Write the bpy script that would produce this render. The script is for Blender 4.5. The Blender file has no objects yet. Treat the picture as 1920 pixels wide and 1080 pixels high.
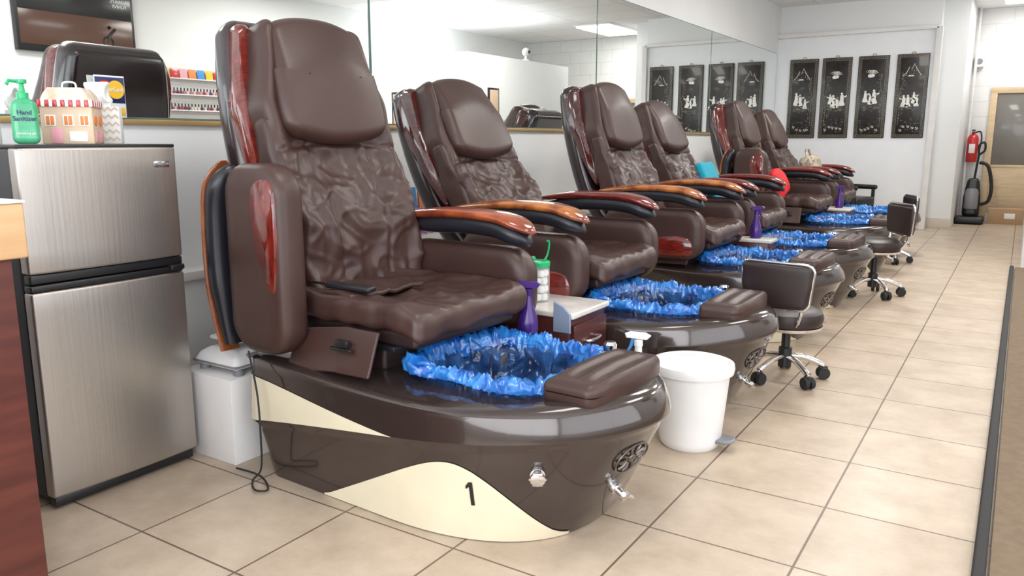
import bpy, bmesh, math, random
from mathutils import Vector, Matrix, noise, Euler
random.seed(4)
SC=bpy.context.scene
COL=SC.collection
SC.view_settings.view_transform='Standard'
SC.view_settings.look='None'
SC.view_settings.exposure=0.0
pi=math.pi
sin=math.sin; cos=math.cos
def rad(a): return math.radians(a)
def lerp(a,b,t): return a+(b-a)*t
def clamp(x,a=0,b=1): return max(a,min(b,x))

# ---------------------------------------------------------------- materials
def mat(name,col,rough=.5,metal=0,coat=0,bump=0,bscale=60,var=0,vscale=6,trans=0,alpha=1,emit=None,es=1,stretch=None,col2=None,bdist=.01,detail=4,spec=None,ior=None):
    m=bpy.data.materials.new(name); m.use_nodes=True
    nt=m.node_tree; N=nt.nodes; L=nt.links; b=N['Principled BSDF']
    b.inputs['Base Color'].default_value=(*col,1); b.inputs['Roughness'].default_value=rough
    b.inputs['Metallic'].default_value=metal; b.inputs['Coat Weight'].default_value=coat
    b.inputs['Coat Roughness'].default_value=.06
    b.inputs['Transmission Weight'].default_value=trans; b.inputs['Alpha'].default_value=alpha
    if spec is not None: b.inputs['Specular IOR Level'].default_value=spec
    if ior: b.inputs['IOR'].default_value=ior
    if emit: b.inputs['Emission Color'].default_value=(*emit,1); b.inputs['Emission Strength'].default_value=es
    tc=N.new('ShaderNodeTexCoord'); mp=N.new('ShaderNodeMapping'); L.new(tc.outputs['Object'],mp.inputs[0])
    if stretch: mp.inputs['Scale'].default_value=stretch
    n=N.new('ShaderNodeTexNoise'); n.inputs['Scale'].default_value=vscale; n.inputs['Detail'].default_value=detail
    L.new(mp.outputs[0],n.inputs['Vector'])
    if col2 is None:
        k=var if var else .04
        col2=tuple(min(1,c*(1+k)) for c in col); c1=tuple(c*(1-k) for c in col)
    else: c1=col
    r=N.new('ShaderNodeValToRGB'); r.color_ramp.elements[0].position=.35; r.color_ramp.elements[1].position=.65
    r.color_ramp.elements[0].color=(*c1,1); r.color_ramp.elements[1].color=(*col2,1)
    L.new(n.outputs['Fac'],r.inputs[0]); L.new(r.outputs[0],b.inputs['Base Color'])
    if bump:
        n2=N.new('ShaderNodeTexNoise'); n2.inputs['Scale'].default_value=bscale; n2.inputs['Detail'].default_value=3
        L.new(mp.outputs[0],n2.inputs['Vector'])
        bp=N.new('ShaderNodeBump'); bp.inputs['Strength'].default_value=bump; bp.inputs['Distance'].default_value=bdist
        L.new(n2.outputs['Fac'],bp.inputs['Height']); L.new(bp.outputs[0],b.inputs['Normal'])
    return m

def grid_mat(name,c1,c2,mortar,w,h,ms,loc=(0,0,0),rough=.4,bump=.3,vert=None,offset=0,lo=.93):
    m=bpy.data.materials.new(name); m.use_nodes=True
    nt=m.node_tree;N=nt.nodes;L=nt.links;b=N['Principled BSDF']
    tc=N.new('ShaderNodeTexCoord'); mp=N.new('ShaderNodeMapping'); mp.inputs['Location'].default_value=loc
    L.new(tc.outputs['Object'],mp.inputs[0])
    vec=mp.outputs[0]
    if vert is not None:
        s=N.new('ShaderNodeSeparateXYZ'); c=N.new('ShaderNodeCombineXYZ'); L.new(vec,s.inputs[0])
        L.new(s.outputs[vert],c.inputs[0]); L.new(s.outputs[2],c.inputs[1]); vec=c.outputs[0]
    br=N.new('ShaderNodeTexBrick'); br.offset=offset; br.squash=1
    br.inputs['Scale'].default_value=1; br.inputs['Brick Width'].default_value=w; br.inputs['Row Height'].default_value=h
    br.inputs['Mortar Size'].default_value=ms; br.inputs['Mortar Smooth'].default_value=.2; br.inputs['Bias'].default_value=0
    L.new(vec,br.inputs['Vector'])
    n=N.new('ShaderNodeTexNoise'); n.inputs['Scale'].default_value=5; n.inputs['Detail'].default_value=8; n.inputs['Roughness'].default_value=.7
    L.new(tc.outputs['Object'],n.inputs['Vector'])
    r=N.new('ShaderNodeValToRGB'); r.color_ramp.elements[0].position=.32; r.color_ramp.elements[1].position=.66
    r.color_ramp.elements[0].color=(*c1,1); r.color_ramp.elements[1].color=(*c2,1)
    L.new(n.outputs['Fac'],r.inputs[0])
    hs=N.new('ShaderNodeMixRGB'); hs.blend_type='MULTIPLY'; hs.inputs[0].default_value=1
    br.inputs['Color1'].default_value=(1,1,1,1); br.inputs['Color2'].default_value=(lo,lo,lo,1); br.inputs['Mortar'].default_value=(*mortar,1)
    L.new(r.outputs[0],hs.inputs[1]); L.new(br.outputs['Color'],hs.inputs[2]); L.new(hs.outputs[0],b.inputs['Base Color'])
    b.inputs['Roughness'].default_value=rough
    bp=N.new('ShaderNodeBump'); bp.inputs['Strength'].default_value=bump; bp.inputs['Distance'].default_value=.004; bp.invert=True
    L.new(br.outputs['Fac'],bp.inputs['Height']); L.new(bp.outputs[0],b.inputs['Normal'])
    return m

def film_mat(name,c1,c2,alpha,rough=.14,scale=14,dist=.008):
    m=mat(name,c1,rough,col2=c2,vscale=16,alpha=alpha,spec=.9,detail=5,coat=.4)
    nt=m.node_tree;N=nt.nodes;L=nt.links;b=N['Principled BSDF']
    tc=N.new('ShaderNodeTexCoord')
    n=N.new('ShaderNodeTexNoise'); n.inputs['Scale'].default_value=scale; n.inputs['Detail'].default_value=4; n.inputs['Distortion'].default_value=2.0
    try: n.noise_type='RIDGED_MULTIFRACTAL'
    except Exception: pass
    L.new(tc.outputs['Object'],n.inputs['Vector'])
    bp=N.new('ShaderNodeBump'); bp.inputs['Strength'].default_value=1.0; bp.inputs['Distance'].default_value=dist
    L.new(n.outputs['Fac'],bp.inputs['Height']); L.new(bp.outputs[0],b.inputs['Normal'])
    return m

leather=mat('brown_leather',(.050,.0235,.0195),.41,bump=.12,bscale=220,var=.12,vscale=5,bdist=.0015)
leather_d=mat('dark_leather',(.026,.015,.014),.42,bump=.12,bscale=200,bdist=.0015)
gloss=mat('brown_gloss_shell',(.046,.032,.028),.16,metal=.3,coat=.8,var=.05)
cream=mat('cream_gloss',(.74,.67,.50),.22,coat=.5)
shellm=mat('dark_shell',(.014,.015,.021),.32)
maroon=mat('maroon_shell',(.024,.012,.014),.25,coat=.5)
woodred=mat('red_lacquer_wood',(.09,.008,.006),.16,coat=.8,col2=(.19,.016,.009),vscale=8,stretch=(3,3,14))
woodmar=mat('maroon_lacquer_wood',(.035,.006,.006),.16,coat=.8,col2=(.09,.010,.008),vscale=8,stretch=(3,3,14))
woodorange=mat('orange_burl_wood',(.17,.030,.010),.18,coat=.8,col2=(.50,.17,.035),vscale=13,detail=9)
woodro=mat('red_orange_wood',(.13,.014,.007),.18,coat=.8,col2=(.36,.075,.018),vscale=9,detail=9)
woodbr=mat('brown_orange_wood',(.15,.035,.012),.2,coat=.8,col2=(.32,.10,.03),vscale=9,detail=9)
black=mat('black_plastic',(.012,.012,.014),.35)
blackr=mat('black_rubber',(.015,.015,.015),.7)
chrome=mat('chrome',(.8,.8,.82),.12,metal=1)
nickel=mat('aged_nickel',(.16,.14,.13),.3,metal=.9)
steel=mat('brushed_stainless',(.44,.405,.375),.34,metal=.85,bump=.04,bscale=120,stretch=(1,1,.03),var=.03)
darkbody=mat('dark_grey_body',(.03,.03,.033),.45)
white=mat('white_plastic',(.80,.80,.80),.35)
offw=mat('offwhite_paint',(.80,.79,.78),.5)
wallm=mat('wall_paint',(.86,.875,.88),.6,bump=.05,bscale=150,var=.015,vscale=2)
wallb=mat('partition_paint',(.87,.895,.93),.5,var=.015)
beigep=mat('beige_paint',(.62,.56,.48),.6)
mirror=mat('mirror_glass',(.90,.935,.92),0.0,metal=1,var=.0001)
mir_edge=mat('mirror_edge',(.12,.22,.19),.2)
gold=mat('gold_trim',(.45,.30,.12),.4,metal=.4)
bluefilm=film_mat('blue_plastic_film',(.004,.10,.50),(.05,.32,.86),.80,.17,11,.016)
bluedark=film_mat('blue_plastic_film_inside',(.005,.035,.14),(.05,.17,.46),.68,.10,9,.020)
mahog=mat('mahogany_laminate',(.075,.016,.012),.4,col2=(.12,.028,.020),stretch=(1,1,12),vscale=3)
mahogh=mat('mahogany_laminate_horizontal',(.055,.013,.012),.3,col2=(.085,.019,.016),stretch=(2,2,22),vscale=2)
birch=mat('light_birch',(.58,.36,.18),.4,col2=(.66,.43,.24),stretch=(1,1,14),vscale=3)
marble=mat('pale_marble',(.72,.70,.67),.2,col2=(.60,.56,.52),vscale=12)
purple=mat('purple_plastic',(.07,.02,.22),.2,trans=.3)
green=mat('green_plastic',(.02,.42,.16),.3)
gelgreen=mat('green_gel',(.02,.36,.15),.10,coat=.5,col2=(.10,.55,.28),vscale=14,alpha=.85)
red=mat('red_paint',(.55,.02,.02),.3,coat=.5)
orange=mat('orange_print',(.75,.22,.05),.5)
tan=mat('tan_print',(.68,.50,.36),.6)
paper=mat('white_paper',(.82,.82,.80),.7)
bluep=mat('blue_print',(.05,.25,.6),.5)
teal=mat('teal_cloth',(.0,.30,.42),.7,bump=.3,bscale=120)
redcl=mat('red_cloth',(.60,.01,.015),.75,bump=.3,bscale=150)
tanbag=mat('tan_patterned_fabric',(.55,.48,.38),.8,col2=(.20,.16,.12),vscale=45)
cotton=mat('cotton_wool',(.80,.78,.74),.9,bump=.6,bscale=60)
clear=mat('clear_plastic',(.85,.88,.88),.08,alpha=.25)
lacq=mat('black_lacquer',(.005,.0045,.0045),.30,coat=.12,col2=(.022,.015,.010),vscale=18,spec=.3)
pearl=mat('mother_of_pearl',(.78,.77,.72),.35,col2=(.90,.90,.84),vscale=60)
pearld=mat('dull_pearl_inlay',(.14,.12,.09),.35,col2=(.36,.32,.25),vscale=80)
carpet=mat('brown_carpet',(.20,.145,.095),.95,bump=.15,bscale=260,var=.08,vscale=30,bdist=.003)
card=mat('cardboard',(.42,.27,.15),.8)
glassd=mat('frosted_door_glass',(.17,.16,.14),.3,coat=.3)
woodd=mat('tan_door_wood',(.62,.47,.30),.5,stretch=(1,1,8),var=.08)
greyp=mat('grey_plastic',(.22,.22,.24),.4)
bluegrey=mat('blue_grey_plastic',(.20,.25,.34),.4)
numblk=mat('black_vinyl',(.01,.01,.01),.4)
pinkp=mat('pink_print',(.75,.35,.4),.5)
lpurple=mat('lilac_wire',(.45,.22,.60),.5)
yellow=mat('yellow_print',(.85,.50,.03),.5)
navy=mat('navy_print',(.01,.02,.12),.4)
ceilm=grid_mat('ceiling_panels',(.86,.86,.86),(.90,.90,.90),(.80,.80,.82),1.2,.6,.012,rough=.8,bump=.5)
floorm=grid_mat('beige_floor_tile',(.42,.325,.24),(.575,.47,.365),(.28,.25,.23),.4,.4,.0035,loc=(0,.02,0),rough=.36,bump=.4)
blockm=grid_mat('painted_block_wall',(.80,.80,.79),(.83,.83,.82),(.88,.88,.88),.4,.2,.006,rough=.6,bump=.6,vert=0,offset=.5,lo=.98)
lampm=mat('light_diffuser',(.9,.9,.9),.5,emit=(1,.98,.95),es=2)

# ---------------------------------------------------------------- geometry kit
class G:
    def __init__(s): s.v=[];s.f=[];s.m=[]
    def add(s,vf,mi=0,mx=None):
        v,f=vf; o=len(s.v)
        if mx is not None: v=[mx@Vector(p) for p in v]
        s.v+= [tuple(p) for p in v]; s.f+=[tuple(i+o for i in q) for q in f]; s.m+=[mi]*len(f)
        return s
    def mesh(s,name,mats,ang=40):
        me=bpy.data.meshes.new(name); me.from_pydata(s.v,[],s.f)
        for m in mats: me.materials.append(m)
        for p,mi in zip(me.polygons,s.m): p.material_index=mi; p.use_smooth=True
        bm=bmesh.new(); bm.from_mesh(me); bmesh.ops.recalc_face_normals(bm,faces=bm.faces); bm.to_mesh(me); bm.free()
        me.set_sharp_from_angle(angle=rad(ang)); me.update()
        return me

def rbox(c,s,r=.005,step=1e9,fn=None,k=3):
    hs=[x/2 for x in s]; r=min(r,min(hs)*.999); ax=[]
    for h in hs:
        i=h-r; cs=[i+r*math.tan(rad(45)*j/k) for j in range(k+1)]
        n=max(1,int(math.ceil(2*i/step))) if i>1e-6 else 1
        mid=[-i+2*i*j/n for j in range(1,n)] if i>1e-6 else []
        a=[-x for x in reversed(cs)]+mid+cs
        b=[]
        for x in a:
            if not b or abs(x-b[-1])>1e-7: b.append(x)
        ax.append(b)
    V={};vs=[];fs=[]
    def vid(p):
        key=(round(p[0],6),round(p[1],6),round(p[2],6))
        if key in V: return V[key]
        inn=[max(-(hs[j]-r),min(hs[j]-r,p[j])) for j in range(3)]
        d=Vector([p[j]-inn[j] for j in range(3)])
        q=Vector(inn)+(d.normalized()*r if d.length>1e-9 else d)
        if fn: q=Vector(fn(q))
        V[key]=len(vs); vs.append((q[0]+c[0],q[1]+c[1],q[2]+c[2])); return V[key]
    for a in range(3):
        u,w=(a+1)%3,(a+2)%3
        for sg in (-1,1):
            for i in range(len(ax[u])-1):
                for j in range(len(ax[w])-1):
                    q=[]
                    for (ii,jj) in ((i,j),(i+1,j),(i+1,j+1),(i,j+1)):
                        p=[0,0,0]; p[a]=sg*hs[a]; p[u]=ax[u][ii]; p[w]=ax[w][jj]; q.append(vid(p))
                    if sg<0: q.reverse()
                    fs.append(q)
    return vs,fs

def rings(rs,close=True,cap0=True,cap1=True):
    n=len(rs[0]); vs=[p for r in rs for p in r]; fs=[]
    for i in range(len(rs)-1):
        for j in range(n if close else n-1):
            a=i*n+j; b=i*n+(j+1)%n; fs.append((a,b,b+n,a+n))
    if cap0: fs.append(tuple(reversed(range(n))))
    if cap1: fs.append(tuple(range((len(rs)-1)*n,len(rs)*n)))
    return vs,fs

def lathe(prof,n=28,c=(0,0,0),cap0=True,cap1=True):
    rs=[[(c[0]+max(r,.0002)*cos(2*pi*j/n),c[1]+max(r,.0002)*sin(2*pi*j/n),c[2]+z) for j in range(n)] for r,z in prof]
    return rings(rs,True,cap0,cap1)

def tube(pts,r,n=8,closed=False):
    P=[Vector(p) for p in pts]; m=len(P); rs=[]
    up=None
    for i in range(m):
        if closed: t=(P[(i+1)%m]-P[(i-1)%m])
        else: t=P[min(i+1,m-1)]-P[max(i-1,0)]
        t.normalize()
        if up is None:
            up=Vector((0,0,1)) if abs(t.z)<.9 else Vector((1,0,0))
        s=t.cross(up); s.normalize(); up=s.cross(t); up.normalize()
        rr=r[i] if isinstance(r,(list,tuple)) else r
        rs.append([tuple(P[i]+s*rr*cos(2*pi*j/n)+up*rr*sin(2*pi*j/n)) for j in range(n)])
    if closed:
        rs.append(rs[0]); return rings(rs,True,False,False)
    return rings(rs)

def smoothpath(pts,sub=6,closed=False):
    P=[Vector(p) for p in pts]; n=len(P); out=[]
    rng=range(n if closed else n-1)
    for i in rng:
        if closed: a,b,c,d=P[(i-1)%n],P[i],P[(i+1)%n],P[(i+2)%n]
        else: a,b,c,d=P[max(i-1,0)],P[i],P[i+1],P[min(i+2,n-1)]
        for j in range(sub):
            t=j/sub
            out.append(.5*((2*b)+(c-a)*t+(2*a-5*b+4*c-d)*t*t+(3*b-a-3*c+d)*t**3))
    if not closed: out.append(P[-1])
    return out

def sweepxz(secs,n=16,e=2.6,y=0):
    rs=[]
    for (x,z,tx,tz,w,h) in secs:
        l=math.hypot(tx,tz); nx,nz=-tz/l,tx/l
        ring=[]
        for j in range(n):
            a=2*pi*j/n; ca,sa=cos(a),sin(a)
            u=w*math.copysign(abs(ca)**(2/e),ca); v=h*math.copysign(abs(sa)**(2/e),sa)
            ring.append((x+nx*v,y+u,z+nz*v))
        rs.append(ring)
    return rings(rs)

def prism(poly,th,plane='xz',off=0,e=.003,fn=None):
    cx=sum(p[0] for p in poly)/len(poly); cy=sum(p[1] for p in poly)/len(poly)
    e=min(e,th*.4)
    def inset(p):
        dx,dy=cx-p[0],cy-p[1]; l=math.hypot(dx,dy) or 1
        return (p[0]+dx/l*e,p[1]+dy/l*e)
    def P(p,d):
        if plane=='xz': q=(p[0],off+d,p[1])
        elif plane=='yz': q=(off+d,p[0],p[1])
        else: q=(p[0],p[1],off+d)
        return fn(q) if fn else q
    rs=[[P(inset(p),-th/2) for p in poly],[P(p,-th/2+e) for p in poly],[P(p,th/2-e) for p in poly],[P(inset(p),th/2) for p in poly]]
    return rings(rs)

def spoly(pts,sub=5): return [(p.x,p.y) for p in smoothpath([(a,b,0) for a,b in pts],sub,True)]
def circ(cx,cy,r,n=12,ry=None): return [(cx+r*cos(2*pi*i/n),cy+(ry or r)*sin(2*pi*i/n)) for i in range(n)]

def obj(name,me,parent=None,loc=(0,0,0),rot=(0,0,0),label=None,cat=None,group=None,kind=None,matov=None):
    o=bpy.data.objects.new(name,me); COL.objects.link(o)
    o.location=loc; o.rotation_euler=rot
    if parent: o.parent=parent
    if label: o['label']=label
    if cat: o['category']=cat
    if group: o['group']=group
    if kind: o['kind']=kind
    if matov:
        for i,m in matov.items():
            o.material_slots[i].link='OBJECT'; o.material_slots[i].material=m
    return o
def empty(name,loc,rot=(0,0,0),label=None,cat=None,group=None):
    o=obj(name,None,None,loc,rot,label,cat,group); o.empty_display_size=.1; return o
def one(vf,mats,name='m',ang=40): 
    return G().add(vf).mesh(name,mats if isinstance(mats,list) else [mats],ang)
CA={}
def M(key,fn):
    if key not in CA: CA[key]=fn()
    return CA[key]
def textmesh(s,size,m,ext=.0006,bold=False,off=.02):
    cu=bpy.data.curves.new('t','FONT'); cu.body=s; cu.size=size; cu.extrude=ext; cu.align_x='CENTER'; cu.align_y='CENTER'
    if bold: cu.offset=size*off
    o=bpy.data.objects.new('t',cu); COL.objects.link(o); bpy.context.view_layer.update()
    me=bpy.data.meshes.new_from_object(o.evaluated_get(bpy.context.evaluated_depsgraph_get()))
    bpy.data.objects.remove(o); me.materials.clear(); me.materials.append(m); return me

# ---------------------------------------------------------------- camera
H=1.09
R=Vector((.8424,.5388,0)).normalized(); F=Vector((-.5296,.8280,-.1840)).normalized(); U=R.cross(F).normalized()
cam=bpy.data.cameras.new('camera'); co=bpy.data.objects.new('camera',cam); COL.objects.link(co)
cam.lens=27.75; cam.sensor_width=36; cam.clip_start=.05
mx=Matrix((( R.x,U.x,-F.x,0),(R.y,U.y,-F.y,0),(R.z,U.z,-F.z,H),(0,0,0,1))); co.matrix_world=mx
SC.camera=co

# ---------------------------------------------------------------- room
WX=-2.87; RX=2.0; FY=-2.2; BY=12.6; CZ=2.8
def st(name,c,s,m,r=.002):
    return obj(name,one(rbox((0,0,0),s,r,k=1),m),loc=c,kind='structure')
def box2(name,x0,x1,y0,y1,z0,z1,m): return st(name,((x0+x1)/2,(y0+y1)/2,(z0+z1)/2),(x1-x0,y1-y0,z1-z0),m)
fl=obj('floor',one(([(-3.1,-2.5,0),(2.3,-2.5,0),(2.3,12.9,0),(-3.1,12.9,0),(-3.1,-2.5,-.1),(2.3,-2.5,-.1),(2.3,12.9,-.1),(-3.1,12.9,-.1)],[(0,1,2,3),(7,6,5,4),(0,4,5,1),(1,5,6,2),(2,6,7,3),(3,7,4,0)]),floorm),kind='structure')
obj('ceiling',one(([(-3.1,-2.5,CZ),(2.3,-2.5,CZ),(2.3,12.9,CZ),(-3.1,12.9,CZ),(-3.1,-2.5,CZ+.1),(2.3,-2.5,CZ+.1),(2.3,12.9,CZ+.1),(-3.1,12.9,CZ+.1)],[(0,3,2,1),(4,5,6,7),(0,1,5,4),(1,2,6,5),(2,3,7,6),(3,0,4,7)]),ceilm),kind='structure')
box2('wall_left',WX-.15,WX,FY-.2,BY+.15,0,CZ,wallm)
box2('wall_left_lower',WX,WX+.10,FY,11.0,0,.54,wallm)
box2('trim_1',WX,WX+.125,FY,11.0,.54,.575,offw)
box2('wall_back',-.70,RX+.15,BY,BY+.15,0,CZ,blockm)
box2('wall_back_block',WX,-.98,11.06,BY,0,CZ,wallm)
box2('wall_pillar',-.98,-.70,11.30,BY,0,CZ,wallm)
box2('trim_2',-.985,-.695,11.285,11.30,0,.12,beigep)
box2('wall_right',RX,RX+.15,2.9,BY,0,CZ,wallm)
box2('wall_right_sill',RX,RX+.15,FY,2.9,0,.35,wallm)
box2('wall_right_header',RX,RX+.15,FY,2.9,2.5,CZ,wallm)
box2('wall_front_sill',WX,RX+.15,FY-.15,FY,0,.35,wallm)
box2('wall_front_header',WX,RX+.15,FY-.15,FY,2.5,CZ,wallm)
alum=mat('aluminium_frame',(.5,.5,.5),.35,metal=.8)
def window(name,along,a0,a1,fixed):
    g=G(); n=3
    for i in range(n+1):
        a=lerp(a0+.03,a1-.03,i/n)
        c=(a,fixed,1.425) if along=='x' else (fixed,a,1.425); s=(.06,.08,2.14) if along=='x' else (.08,.06,2.14)
        g.add(rbox(c,s,.004,k=1))
    for z in (.38,2.47):
        c=((a0+a1)/2,fixed,z) if along=='x' else (fixed,(a0+a1)/2,z); s=(a1-a0,.08,.06) if along=='x' else (.08,a1-a0,.06)
        g.add(rbox(c,s,.004,k=1))
    obj(name,g.mesh(name,[alum]),kind='structure')
window('window_1','x',WX,RX,FY-.07)
window('window_2','y',FY,2.9,RX+.07)
box2('wall_partition',WX,-.99,11.0,11.06,0,2.40,wallb)
g=G(); g.add(rbox((-.985,10.99,1.21),(.07,.10,2.42),.006,k=1)); g.add(rbox(((WX-.99)/2,10.99,2.42),(1.88,.10,.05),.006,k=1))
obj('trim_3',g.mesh('t',[offw]),kind='structure')
EX0,EX1,EY0,EY1,EZ=.07,1.985,8.05,10.6,2.15
box2('wall_enclosure',EX0,EX1,EY0,EY1,0,EZ,wallm)
g=G(); X0,X1=-.45,.42
g.add(rbox((X0+.04,BY-.02,.89),(.08,.05,1.78),.006,k=1)); g.add(rbox((X1-.04,BY-.02,.89),(.08,.05,1.78),.006,k=1)); g.add(rbox(((X0+X1)/2,BY-.02,1.74),(X1-X0,.052,.08),.006,k=1))
g.add(rbox(((X0+X1)/2,BY-.01,.45),(X1-X0-.16,.03,.62),.006,k=1))
g.add(rbox(((X0+X1)/2,BY-.01,1.22),(X1-X0-.16,.03,.96),.006,k=1),1)
g.add(rbox(((X0+X1)/2,BY-.012,.745),(X1-X0-.16,.034,.04),.006,k=1))
obj('door_1',g.mesh('d',[woodd,glassd]),kind='structure')
obj('trim_4',one(tube([(-.66,12.5,.0),(-.66,12.5,2.8)],.018,8),offw),kind='structure')

# mirrors
ys=[.5,3.13,5.69,8.34,10.95]
for i in range(4):
    y0,y1=ys[i]+.004,ys[i+1]-.004
    g=G(); g.add(rbox((0,0,0),(.006,y1-y0,1.04),.0008,k=1),1)
    g.add(([(.0035,-(y1-y0)/2+.006,-.514),(.0035,(y1-y0)/2-.006,-.514),(.0035,(y1-y0)/2-.006,.514),(.0035,-(y1-y0)/2+.006,.514)],[(0,1,2,3)]),0)
    obj('wall_mirror',g.mesh('mir',[mirror,mir_edge]),loc=(WX+.005,(y0+y1)/2,1.17+.52),label='large frameless mirror panel mounted on white wall',cat='mirror',group='wall mirror panels')
box2('trim_5',WX,WX+.022,.4,10.98,1.148,1.168,gold)

# ceiling lights
for i,(x,y,e) in enumerate([(-1.0,2.0,16),(-1.0,5.0,28),(-1.0,8.0,46),(.9,3.5,26),(.9,6.5,34),(-.1,11.6,20)]):  # last panel is added to brighten the back area
    g=G(); g.add(rbox((0,0,0),(.62,1.22,.02),.004,k=1)); g.add(rbox((0,0,-.008),(.56,1.16,.012),.003,k=1),1)
    obj('ceiling_light',g.mesh('cl',[white,lampm]),loc=(x,y,CZ-.011),label='recessed fluorescent ceiling light panel',cat='ceiling light',group='ceiling light panels')
    l=bpy.data.lights.new('lamp','AREA'); l.shape='RECTANGLE'; l.size=.56; l.size_y=1.16; l.energy=e; l.color=(1,.97,.92)
    lo=bpy.data.objects.new('panel_lamp',l); COL.objects.link(lo); lo.location=(x,y,CZ-.04)
def win_light(loc,rot,sx,sy,e,c=(.96,.98,1)):
    l=bpy.data.lights.new('w','AREA'); l.shape='RECTANGLE'; l.size=sx; l.size_y=sy; l.energy=e; l.color=c
    lo=bpy.data.objects.new('window_daylight',l); COL.objects.link(lo); lo.location=loc; lo.rotation_euler=rot
win_light((-.4,FY+.02,1.42),(rad(90),0,0),4.4,2.0,145)
win_light((RX-.02,.35,1.42),(0,rad(90),0),2.0,4.8,76)
l=bpy.data.lights.new('ceiling_fill','AREA'); l.shape='RECTANGLE'; l.size=1.6; l.size_y=2.2; l.energy=24  # added fill aimed upward to brighten the ceiling, no fixture here
lo=bpy.data.objects.new('ceiling_fill_light',l); COL.objects.link(lo); lo.location=(1.05,9.3,EZ+.03); lo.rotation_euler=(rad(180),0,0)
w=bpy.data.worlds.new('w'); SC.world=w; w.use_nodes=True
w.node_tree.nodes['Background'].inputs[0].default_value=(.80,.88,1,1); w.node_tree.nodes['Background'].inputs[1].default_value=1.1

# carpet runner
g=G(); g.add(rbox((1.0,3.0,.008),(1.94,10.0,.016),.004,k=1)); 
o=empty('floor_mat',(0,0,0),label='brown carpet with black rubber edging on tiled floor',cat='carpet')
obj('carpet_pile',g.mesh('c',[carpet]),o)
obj('rubber_edge',one(rbox((.008,3.0,.012),(.032,10.05,.024),.008,k=2),blackr),o,label='black rubber edging')

# ---------------------------------------------------------------- pedicure chair
def outline(t):
    if t<.15: return 0,.9*t/.15
    if t<.25:
        p=(t-.15)/.1*pi/2; return .05*(1-cos(p)),.9+.1*sin(p)
    if t<.6: return .05+.45*(t-.25)/.35,1
    th=min((t-.6)/.4,1)*pi/2
    return .5+.5*max(sin(th),0)**.8,max(cos(th),0)**1.08
def zc(a): return .165+.165*clamp(a)**.85
def zt(a): return .405-.030*sin(pi*clamp(a))+.016*clamp((a-.7)/.3)
def lower(t,f,o=0):
    a,b=outline(t); xr=.08-.06*f; xf=1.125+.165*f**.9; W=.380+.012*f
    bb=lerp(b**.78,b,f)
    return Vector((xr+a*(xf-xr),-W*bb,f*(zc(a)-.012)))
def upper(t,g_):
    a,b=outline(t); xr=0+.004*g_; xf=1.308-.028*g_*g_; W=.405-.010*g_-.004
    return Vector((xr+a*(xf-xr),-W*b,lerp(zc(a)+.006,zt(a)-.012,g_)))
def nrm(fn,t,f):
    e=.004
    a=fn(min(t+e,1),f)-fn(max(t-e,0),f); b=fn(t,min(f+e,1))-fn(t,max(f-e,0))
    n=a.cross(b).normalized()
    p=fn(t,f)
    if n.dot(Vector((p.x-.6,p.y,0)))<0: n=-n
    return n
BCX=.785; BRX=.235; BRY=.215
def bas(ang,sc=1,e=2.9):
    ca,sa=cos(ang),sin(ang); r=(abs(ca/BRX)**e+abs(sa/BRY)**e)**(-1/e)*sc
    return Vector((BCX+r*ca,r*sa,0))
def build_base():
    N=44; ts=[i/N for i in range(N+1)]
    lv=[]
    for f in (0,.04,.2,.4,.6,.8,.95,1): lv.append(lambda t,f=f:lower(t,f))
    for q in (0,.04,.3,.6,.85,1): lv.append(lambda t,q=q:upper(t,q))
    def top(t,k):
        p=upper(t,1); a,b=outline(t); c=Vector((.6,0,0)); q=Vector((p.x,p.y,0)); 
        q2=c+(q-c)*(1-k*.05); z=zt(a)-.012+.012*sin(k*pi/2)
        return Vector((q2.x,q2.y,z))
    lv.append(lambda t:top(t,.4)); lv.append(lambda t:top(t,1))
    def inner(t,k):
        p=top(t,1); ang=math.atan2(p.y,p.x-BCX)
        e=bas(ang,1.06); q=p.lerp(Vector((e.x,e.y,.395)),k); return q
    lv.append(lambda t:inner(t,.5)); lv.append(lambda t:inner(t,1))
    for sc,z in ((1.0,.39),(.97,.36),(.9,.22),(.7,.14)):
        def bb(t,sc=sc,z=z):
            p=top(t,1); ang=math.atan2(p.y,p.x-BCX); e=bas(ang,sc); return Vector((e.x,e.y,z))
        lv.append(bb)
    rs=[]
    for fn in lv:
        near=[fn(t) for t in ts]; far=[Vector((p.x,-p.y,p.z)) for p in near[1:-1]][::-1]
        rs.append([tuple(p) for p in near+far])
    return one(rings(rs),gloss,'base',50)
def patch(fn,t0,t1,flo,fhi,side=1,n=40,m=8,th=.003):
    vs=[];fs=[]
    for i in range(n+1):
        t=lerp(t0,t1,i/n); a,_=outline(t)
        lo,hi=flo(a),max(fhi(a),flo(a)+.004)
        for j in range(m+1):
            f=lerp(lo,hi,j/m); p=fn(t,f)+nrm(fn,t,f)*th
            vs.append((p.x,p.y*side,p.z))
    for i in range(n):
        for j in range(m):
            a=i*(m+1)+j; fs.append((a,a+1,a+m+2,a+m+1))
    return vs,fs
def t_of_a(a):
    lo,hi=.25,1
    for _ in range(40):
        mid=(lo+hi)/2
        if outline(mid)[0]<a: lo=mid
        else: hi=mid
    return lo
def build_creamtop(s):
    return one(patch(upper,.16,t_of_a(.51),lambda a:.03,lambda a:.03+.72*(1-clamp(a/.51)**1.7),s),cream)
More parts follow.
